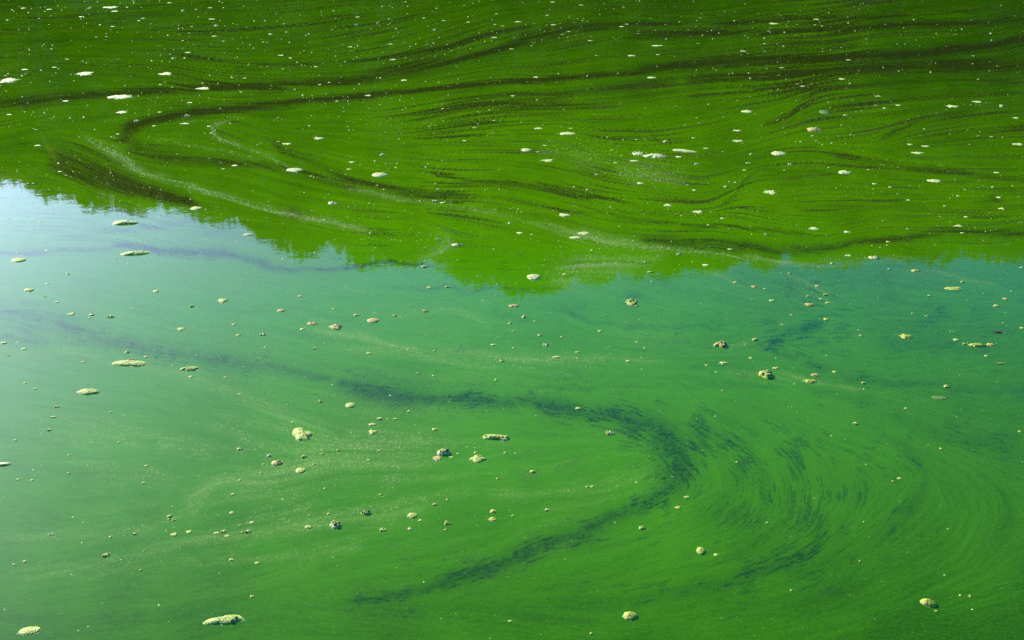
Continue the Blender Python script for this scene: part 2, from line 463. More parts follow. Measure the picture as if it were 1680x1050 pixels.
# world positions: the pond's rows run across, its columns fan out from the bank the viewer stands on
wx, wy, _ = at(XX, YY)
wx, wy = wx[::-1], wy[::-1]                           # near to far
olive = sstep(520, 330, YY + 25 * patch)                  # film colour turns yellower farther out
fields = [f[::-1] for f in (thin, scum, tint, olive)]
ex = [np.pad(f, 3, mode='edge') for f in fields]
wx = np.pad(wx, 3, mode='edge')
wy = np.pad(wy, 3, mode='edge')
for k, (far, near) in enumerate(((29.0, .6), (34.0, -4.0), (46.0, -22.0))):
    wy[-3 + k, :] = far
    wx[-3 + k, :] = wx[-4, :] * far / wy[-4, :]
    wy[2 - k, :] = near
    wx[2 - k, :] = wx[3, :]
for k, o in enumerate((4.0, 14.0, 60.0)):
    wx[:, 2 - k] = wx[:, 3] - o
    wx[:, -3 + k] = wx[:, -4] + o
ny, nx = wx.shape
me = bpy.data.meshes.new('water')
idx = np.arange(ny * nx).reshape(ny, nx)
quads = np.stack([idx[:-1, :-1], idx[:-1, 1:], idx[1:, 1:], idx[1:, :-1]], -1).reshape(-1, 4)
me.vertices.add(ny * nx)
me.vertices.foreach_set('co', np.stack([wx, wy, np.zeros_like(wx)], -1).astype(np.float32).ravel())
me.loops.add(quads.size)
me.loops.foreach_set('vertex_index', quads.astype(np.int32).ravel())
me.polygons.add(len(quads))
me.polygons.foreach_set('loop_start', np.arange(0, quads.size, 4, dtype=np.int32))
me.update(calc_edges=True)
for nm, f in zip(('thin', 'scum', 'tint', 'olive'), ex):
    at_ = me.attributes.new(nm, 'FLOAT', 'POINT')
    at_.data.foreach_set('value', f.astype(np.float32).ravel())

w = NT('algae_water')
geo = w.n('ShaderNodeNewGeometry').outputs['Position']
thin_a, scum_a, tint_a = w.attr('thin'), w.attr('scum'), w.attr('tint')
grain = w.noise(geo, 55.0, 4, .7)
grain2 = w.noise(geo, 16.0, 3, .6)
olive_a = w.attr('olive')
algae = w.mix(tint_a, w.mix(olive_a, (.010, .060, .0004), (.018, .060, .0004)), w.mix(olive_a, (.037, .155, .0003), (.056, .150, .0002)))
algae = w.mix(w.mapr(grain, .42, .72, 0, .30), algae, (.044, .155, .004))
speckle = w.mapr(w.noise(geo, 42.0, 3, .65), .36, .62, 0, 1)
thin_g = w.math('MULTIPLY', thin_a, w.math('ADD', .68, w.math('MULTIPLY', .42, speckle)), clamp=True)
col = w.mix(thin_g, algae, w.mix(olive_a, (.007, .040, .005), (.017, .021, .003)))
dots = w.mapr(w.noise(geo, 90.0, 2, .6), .50, .62, 0, 1)
scum_f = w.math('MULTIPLY', scum_a, w.math('ADD', .35, w.math('MULTIPLY', .6, dots)), clamp=True)
col = w.mix(scum_f, col, (.22, .27, .085))
bump = w.n('ShaderNodeBump')
bump.inputs['Strength'].default_value = .04
bump.inputs['Distance'].default_value = .01
hgt = w.math('ADD', w.noise(geo, 5.0, 2, .5), w.math('MULTIPLY', .25, w.noise(geo, 30.0, 2, .5)))
w.l(hgt, bump.inputs['Height'])
# the slimy film mirrors less than clean water at steep view and as much at grazing view
fres = w.n('ShaderNodeFresnel')
fres.inputs['IOR'].default_value = 1.34
w.l(bump.outputs[0], fres.inputs['Normal'])
gloss_f = w.math('MINIMUM', .42, w.math('MULTIPLY', 3.2, w.math('POWER', fres.outputs[0], 1.8)))
gloss_f = w.math('MULTIPLY', gloss_f, w.math('SUBTRACT', 1.0, w.math('MULTIPLY', scum_f, .8)), clamp=True)
dif = w.n('ShaderNodeBsdfDiffuse')
w.l(col, dif.inputs['Color'])
glo = w.n('ShaderNodeBsdfGlossy')
glo.inputs['Color'].default_value = (1, 1, 1, 1)
w.l(w.math('ADD', .006, w.math('MULTIPLY', scum_f, .3)), glo.inputs['Roughness'])
w.l(bump.outputs[0], glo.inputs['Normal'])
mx = w.n('ShaderNodeMixShader')
w.l(gloss_f, mx.inputs[0])
w.l(dif.outputs[0], mx.inputs[1])
w.l(glo.outputs[0], mx.inputs[2])
w.l(mx.outputs[0], w.out.inputs[0])
me.materials.append(w.m)
water = link(bpy.data.objects.new('water', me))
tag(water, 'green pond water under a drifting film of algae', 'water', kind='structure')

# ------------------------------------------------------------------ far bank
g = NT('bank_grass')
gp = g.n('ShaderNodeNewGeometry').outputs['Position']
g.l(g.mix(g.noise(gp, .6, 4, .6), (.05, .09, .02), (.11, .12, .04)), g.b.inputs['Base Color'])
g.b.inputs['Roughness'].default_value = .9
bank_prof = [(38.0, -1.2), (40.0, .15), (42.5, .9), (47, 1.4), (56, 4.0), (64, 9.5), (80, 13.5), (120, 15.0), (400, 15.0)]
bxs = np.concatenate([[-500, -200, -100], np.arange(-60, 61, 4), [100, 200, 500]])
bv, bf = [], []
for j, (y, z) in enumerate(bank_prof):
    for i, x in enumerate(bxs):
        bv.append((x, y + (1.2 * math.sin(x * .21) + .8 * math.sin(x * .53 + 1)) * (j < 4), z + (.25 * math.sin(x * .4 + j) if j > 1 else 0)))
nb = len(bxs)
for j in range(len(bank_prof) - 1):
    for i in range(nb - 1):
        bf.append((j * nb + i, j * nb + i + 1, (j + 1) * nb + i + 1, (j + 1) * nb + i))
tag(mesh_obj('far_bank', bv, bf, g.m), 'grassy far bank rising behind the pond', 'bank', kind='structure')

# ------------------------------------------------------------------ trees on the far bank (seen mirrored in the water)


def leaf_mat(name, a, b):
    t = NT(name)
    p = t.n('ShaderNodeNewGeometry').outputs['Position']
    c = t.mix(t.mapr(t.noise(p, 1.1, 3, .6), .35, .65, 0, 1), a, b)
    t.l(c, t.b.inputs['Base Color'])
    t.b.inputs['Roughness'].default_value = .6
    tr = t.n('ShaderNodeBsdfTranslucent')
    t.l(c, tr.inputs[0])
    ms = t.n('ShaderNodeMixShader')
    ms.inputs[0].default_value = .45
    t.l(t.b.outputs[0], ms.inputs[1])
    t.l(tr.outputs[0], ms.inputs[2])
    t.l(ms.outputs[0], t.out.inputs[0])
    return t.m


LEAF = {'green': leaf_mat('leaf_green', (.065, .080, .006), (.20, .19, .012)),
        'dark': leaf_mat('leaf_dark', (.022, .055, .012), (.05, .09, .016)),
        'yellow': leaf_mat('leaf_yellowing', (.16, .13, .016), (.26, .20, .025)),
        'rust': leaf_mat('leaf_rust', (.26, .13, .03), (.38, .22, .05))}
bk = NT('bark')
bkp = bk.n('ShaderNodeNewGeometry').outputs['Position']
bk.l(bk.mix(bk.noise(bkp, 6, 4, .6), (.06, .045, .03), (.16, .13, .10)), bk.b.inputs['Base Color'])
bk.b.inputs['Roughness'].default_value = .9


def tube(v, f, pts, seg=6):
    base = len(v)
    for k, (p, r) in enumerate(pts):
        for s in range(seg):
            q = 2 * math.pi * s / seg
            v.append((p[0] + r * math.cos(q), p[1] + r * math.sin(q), p[2]))
    for k in range(len(pts) - 1):
        for s in range(seg):
            a, b = base + k * seg + s, base + k * seg + (s + 1) % seg
            f.append((a, b, b + seg, a + seg))


def tree_meshes(seed, h, rad, nleaf, size):
    """trunk with limbs, and a crown of small leaf sprays in uneven lobes"""
    r = random.Random(seed)
    tv, tf = [], []
    tube(tv, tf, [((0, 0, -.3), .26), ((.03, .02, 1), .2), ((.1, 0, h * .45), .14), ((.05, .1, h * .8), .06)], 8)
    lobes = []
    for k in range(15):
        q = r.uniform(0, 2 * math.pi)
        z = r.uniform(.12, .93)
        sp = rad * (1 - abs(z - .5) ** 1.6 * 1.5) * r.uniform(.3, .8)
        c = (sp * math.cos(q), sp * math.sin(q), z * h)
        lobes.append((c, rad * r.uniform(.32, .52), rad * r.uniform(.26, .42)))
        tube(tv, tf, [((.08, 0, max(.8, c[2] - h * .22)), .07), ((c[0] * .6, c[1] * .6, c[2] - h * .07), .045), (c, .02)], 5)
    lobes.append(((0, 0, h * .93), rad * .3, h * .07))
    rr = np.random.default_rng(seed)
    per = nleaf // len(lobes)
    C = []
    for c, ra, rz in lobes:
        d = rr.standard_normal((per, 3))
        d /= np.linalg.norm(d, axis=1)[:, None]
        C.append(np.array(c) + d * (rr.uniform(.45, 1.12, (per, 1)) ** .6) * np.array([ra, ra, rz]))
    C = np.concatenate(C)
    n = len(C)
    a = rr.standard_normal((n, 3)); a /= np.linalg.norm(a, axis=1)[:, None]
    b = np.cross(a, rr.standard_normal((n, 3))); b /= np.linalg.norm(b, axis=1)[:, None]
    s = (size * rr.uniform(.6, 1.4, (n, 1)))
    V = np.stack([C - a * s, C + b * s * .55, C + a * s, C - b * s * .55], 1).reshape(-1, 3)
    F = np.arange(4 * n).reshape(-1, 4)
    return (tv, tf), (V.tolist(), F.tolist())


def make_mesh(name, vf, mat):
    m = bpy.data.meshes.new(name)
    m.from_pydata(vf[0], [], vf[1])
    m.materials.append(mat)
    return m


TREES = []
for s in range(4):
    t_, c_ = tree_meshes(100 + s, 10.0, 3.4, 13000, .18)
    TREES.append((make_mesh('trunk', t_, bk.m), make_mesh('crown', c_, LEAF['green'])))


def tree(name, kind, loc, h, wide, leaf, label, group, rz):
    o = empty(name, loc, rz)
    tr, cr = TREES[kind % 4]
    o.scale = (h / 10 * wide, h / 10 * wide, h / 10)
    a = link(bpy.data.objects.new('trunk', tr)); a.parent = o
    b = link(bpy.data.objects.new('crown', cr)); b.parent = o
    if leaf != 'green':
        b.material_slots[0].link = 'OBJECT'
        b.material_slots[0].material = LEAF[leaf]
    return tag(o, label, 'tree', group)


SKYLINE = [(-400, 300), (0, 296), (70, 300), (130, 322), (270, 328), (330, 343), (400, 370), (450, 390), (520, 404), (640, 424), (700, 438), (760, 454), (840, 468), (900, 474),
           (980, 462), (1060, 440), (1110, 438), (1180, 432), (1290, 432), (1400, 424), (1600, 423), (1680, 420), (2100, 415)]


def top_height(px, dist):
    y = np.interp(px, [p[0] for p in SKYLINE], [p[1] for p in SKYLINE])
    v = (525 - y) / FPX
    u = (px - 840) / FPX
    dy, dz = math.cos(PITCH) + v * math.sin(PITCH), math.sin(PITCH) - v * math.cos(PITCH)
    return dist * dz / dy - CAM_H, dist * u / dy


ORD = 'first second third fourth fifth sixth seventh eighth ninth tenth eleventh twelfth thirteenth fourteenth fifteenth sixteenth seventeenth eighteenth nineteenth twentieth'.split()
ORD += ['twenty ' + o for o in ORD[:9]] + ['thirtieth'] + ['thirty ' + o for o in ORD[:9]]
tr_rng = random.Random(4)
front = [-330, -240, -150, -70, 10, 85, 160, 235, 305, 375, 445, 515, 580, 645, 710, 775, 845, 910, 975, 1040, 1110, 1180, 1250, 1320, 1390, 1460, 1530, 1600, 1670, 1750, 1830, 1920]
for i, px in enumerate(front):
    dist = 45.5 + tr_rng.uniform(-1.2, 1.2)
    h, x = top_height(px, dist)
    h += tr_rng.uniform(-.4, .2) + (.2 if px < 330 else 0) + (.1 if px > 1350 else 0) - (.35 if 690 < px < 930 else 0)
    leaf = tr_rng.choice(['green', 'green', 'yellow', 'dark', 'green'])
    if px in (775, 845):
        leaf = 'yellow'
    z0 = 1.0
    tree('broadleaf_tree', i, (x, dist, z0), h - z0, tr_rng.uniform(.8, 1.0) * 10 / (h - z0) * 1.05, leaf,
         'leafy tree on the far bank, %s from the left along the mirrored skyline' % ORD[i], 'front trees on the far bank', tr_rng.uniform(0, 6.28))
for i, px in enumerate(range(-20, 1720, 58)):
    dist = 47.6 + tr_rng.uniform(-.6, .6)
    h, x = top_height(px, dist)
    h += tr_rng.uniform(-.35, .05) - (.1 if px < 330 else 0)
    z0 = 1.5
    tree('broadleaf_tree', i + 1, (x, dist, z0), h - z0, .82 * 10 / (h - z0), tr_rng.choice(['green', 'green', 'dark', 'yellow']),
         'crowded tree just behind the front trees of the far bank, %s from the left' % ORD[i], 'middle row of trees on the far bank', tr_rng.uniform(0, 6.28))
for i, px in enumerate(range(-300, 2000, 95)):
    dist = 51 + tr_rng.uniform(-1.5, 1.5)
    h, x = top_height(px, dist)
    h -= tr_rng.uniform(.4, 1.3)
    z0 = 2.0
    tree('broadleaf_tree', i + 2, (x, dist, z0), h - z0, .8 * 10 / (h - z0), tr_rng.choice(['dark', 'green']),
         'dense tree in the second row of the far bank, %s from the left' % ORD[i], 'back row of trees on the far bank', tr_rng.uniform(0, 6.28))
for i, (px, h, leaf, wd) in enumerate([(20, 7.5, 'rust', .36), (112, 9.5, 'rust', .40), (285, 5.3, 'rust', 1.1), (640, 9.5, 'rust', .34), (500, 6.0, 'yellow', .6), (1010, 6.5, 'green', .8), (1350, 7.0, 'dark', .9), (1600, 7.5, 'yellow', .5)]):
    dist = 42.6
    _, x = top_height(px, dist)
    tree('young_tree', i + 1, (x, dist, .7), h - .7, wd * 10 / (h - .7) * .75, leaf,
         '%s young tree at the far water edge, %s from the left' % ({'rust': 'slim rust coloured', 'yellow': 'yellowing', 'green': 'fresh green', 'dark': 'dark green'}[leaf], ORD[i]),
         'young trees at the water edge', tr_rng.uniform(0, 6.28))

#FOAM
# ------------------------------------------------------------------ foam


def foam_mat(name, a, b, rough=.55):
    t = NT(name)
    oc = t.n('ShaderNodeTexCoord').outputs['Object']
    big = t.noise(oc, 30.0, 3, .6)
    vor = t.n('ShaderNodeTexVoronoi')
    vor.inputs['Scale'].default_value = 150.0
    t.l(oc, vor.inputs['Vector'])
    c = t.mix(t.mapr(big, .35, .68, 0, 1), a, b)
    cell = t.mapr(vor.outputs['Distance'], .15, .6, 0, .6)
    c = t.mix(cell, c, tuple(q * .45 for q in b))
    t.l(c, t.b.inputs['Base Color'])
    t.b.inputs['Roughness'].default_value = rough
    t.b.inputs['Specular IOR Level'].default_value = .2
    bp = t.n('ShaderNodeBump')
    bp.inputs['Strength'].default_value = .6
    bp.inputs['Distance'].default_value = .004
    t.l(t.math('ADD', vor.outputs['Distance'], t.noise(oc, 90.0, 3, .6)), bp.inputs['Height'])
    t.l(bp.outputs[0], t.b.inputs['Normal'])
    return t.m


FOAM = {'cream': foam_mat('foam_cream', (.52, .56, .10), (.35, .42, .055)),
        'green': foam_mat('foam_yellow_green', (.44, .47, .06), (.28, .34, .03)),
        'white': foam_mat('foam_white', (.66, .66, .24), (.46, .49, .14)),
        'tan': foam_mat('foam_tan', (.52, .40, .10), (.36, .28, .06)),
        'smear': foam_mat('foam_algae_smear', (.12, .22, .04), (.09, .17, .02))}
bub = NT('bubble_skin')
bub.b.inputs['Base Color'].default_value = (.045, .058, .014, 1)
bub.b.inputs['Roughness'].default_value = .2
bub.b.inputs['IOR'].default_value = 1.35
bub.b.inputs['Specular IOR Level'].default_value = .25
BUB = bub.m

frng = random.Random(77)


def froth_mesh(lobes, height, seed, rings=6, segs=28, rough=.10, flat=.55):
    """low lumpy cake of froth; lobes are (x, y, rx, ry, tilt) in metres, the outline their union seen from the middle"""
    r = random.Random(seed)
    ph = [r.uniform(0, 6.28) for _ in range(6)]
    prof = []
    for s in range(segs):
        q = 2 * math.pi * s / segs
        dx, dy = math.cos(q), math.sin(q)
        best = 0.0
        for (x, y, rx, ry, tl) in lobes:
            ct, st = math.cos(tl), math.sin(tl)
            ox, oy = (-x * ct - y * st) / rx, (x * st - y * ct) / ry
            ux, uy = (dx * ct + dy * st) / rx, (-dx * st + dy * ct) / ry
            A, B, C = ux * ux + uy * uy, ox * ux + oy * uy, ox * ox + oy * oy - 1
            disc = B * B - A * C
            if disc > 0:
                best = max(best, (-B + math.sqrt(disc)) / A)
        wob = 1 + rough * (.6 * math.sin(3 * q + ph[0]) + .5 * math.sin(5 * q + ph[1]) + .45 * math.sin(8 * q + ph[2]) + .4 * math.sin(13 * q + ph[3]))
        prof.append(max(best, 1e-4) * wob)
    v, f = [(0, 0, height)], []
    levels = [(k + 1) / rings for k in range(rings)]
    for k, t in enumerate(levels):
        for s in range(segs):
            q = 2 * math.pi * s / segs
            rr = prof[s] * t
            z = height * (1 - t ** 2.2) ** .85 if t < 1 else -.004
            if 0 < t < 1:
                z *= 1 + .16 * math.sin(rr * 260 + ph[4] + 2 * q) * math.cos(rr * 170 + 5 * q + ph[5]) + r.uniform(-.13, .13)
            v.append((rr * math.cos(q), rr * math.sin(q), z))
    for s in range(segs):
        f.append((0, 1 + s, 1 + (s + 1) % segs))
    for k in range(rings - 1):
        for s in range(segs):
            a, b = 1 + k * segs + s, 1 + k * segs + (s + 1) % segs
            f.append((a, a + segs, b + segs, b))
    return v, f, prof


def dome(r, seg=10, rings=4, squash=.85):
    v, f = [], []
    for k in range(rings):
        e = math.pi / 2 * k / rings
        for s in range(seg):
            q = 2 * math.pi * s / seg
            v.append((r * math.cos(e) * math.cos(q), r * math.cos(e) * math.sin(q), r * squash * math.sin(e)))
    v.append((0, 0, r * squash))
    for k in range(rings - 1):
        for s in range(seg):
            a, b = k * seg + s, k * seg + (s + 1) % seg
            f.append((a, b, b + seg, a + seg))
    top = len(v) - 1
    for s in range(seg):
        f.append(((rings - 1) * seg + s, (rings - 1) * seg + (s + 1) % seg, top))
    return v, f


def data(name, v, f, mat):
    m = bpy.data.meshes.new(name)
    m.from_pydata(v, [], f)
    m.polygons.foreach_set('use_smooth', [True] * len(m.polygons))
    m.materials.append(mat)
    return m


DOME = data('bubble', *dome(1.0), BUB)
DOME_FROTH = data('bubble', *dome(1.0), FOAM['cream'])


def add_bubble(parent, x, y, z, r, froth=False):
    o = link(bpy.data.objects.new('bubble', DOME_FROTH if froth else DOME))
    o.location = (x, y, z)
    o.scale = (r, r, r)
    o.parent = parent
    return o


def scale_at(px, py):
    x, y, t = at(px, py)
    k = t / FPX                                         # metres per photo pixel, across
    dep = math.atan2(CAM_H, float(y))
    return float(x), float(y), float(k), math.sin(dep)


def foam(name, px, py, w, h, mat, label, group, seed, lobes=None, bubbles=(), tall=.16, rot=None, rough=.10):
    """a raft of froth; w, h = its width and height in the picture; bubbles = (x, y, r) as fractions of w"""
    x, y, k, sd = scale_at(px, py)
    W = w * k
    Hh = max(W * tall * .66, .003)
    depth = max((h * k - .55 * Hh) / sd, W * .3)
    depth = min(depth, W * 1.6)
    o = empty(name, (x, y, 0))
    if lobes is None:
        tl = 0.0 if rot is None else rot
        lobes = [(0, 0, W / 2, depth / 2, tl)]
        if w > 20:
            rr = random.Random(seed + 5)
            for s in (-1, 1):
                lobes.append((s * W * .24, rr.uniform(-.12, .12) * depth, W * rr.uniform(.2, .27), depth * rr.uniform(.3, .46), tl))
    else:
        lobes = [(a * W, b * depth, c * W, d * depth, e) for a, b, c, d, e in lobes]
    big = w > 13
    v, f, prof = froth_mesh(lobes, Hh, seed, 7 if big else 4, 36 if big else 16, rough)
    fr = link(bpy.data.objects.new('froth', data('froth', v, f, FOAM[mat])))
    fr.parent = o
    if big and mat != 'smear':
        fv, ff, _ = froth_mesh([(a, b, c * 1.12 + .004, d * 1.15 + .006, e) for a, b, c, d, e in lobes], .0015, seed + 3, 3, 36, rough + .14)
        fm = link(bpy.data.objects.new('scum_film', data('scum_film', fv, ff, FOAM['smear'])))
        fm.parent = o
    for bx, by, br, *fz in bubbles:
        add_bubble(o, bx * W, by * depth, Hh * (.72 if abs(bx) < .33 else .35), br * W, bool(fz))
    return tag(o, label, 'foam', group)


def bubble_cluster(px, py, w, mat, label, group, seed):
    """a few froth beads round one or two dark clear bubbles"""
    x, y, k, sd = scale_at(px, py)
    r = random.Random(seed)
    W = w * k
    o = empty('bubble_cluster', (x, y, 0), r.uniform(-.5, .5))
    v, f, _ = froth_mesh([(0, 0, W * .5, W * .42, 0)], W * .15, seed, 4, 16, .18)
    fr = link(bpy.data.objects.new('froth', data('froth', v, f, FOAM[mat])))
    fr.parent = o
    n = 1 if w < 8 else 2 + (w > 14) * 2
    add_bubble(o, W * r.uniform(.04, .16), W * r.uniform(-.1, .1), W * .09, W * .15)
    for i in range(n):
        q = r.uniform(1.8, 4.6)
        add_bubble(o, W * .3 * math.cos(q), W * .26 * math.sin(q), W * .07, W * r.uniform(.13, .2), True)
    if n > 2:
        add_bubble(o, -W * .14, -W * .14, W * .1, W * .12)
    return tag(o, label, 'bubbles', group)


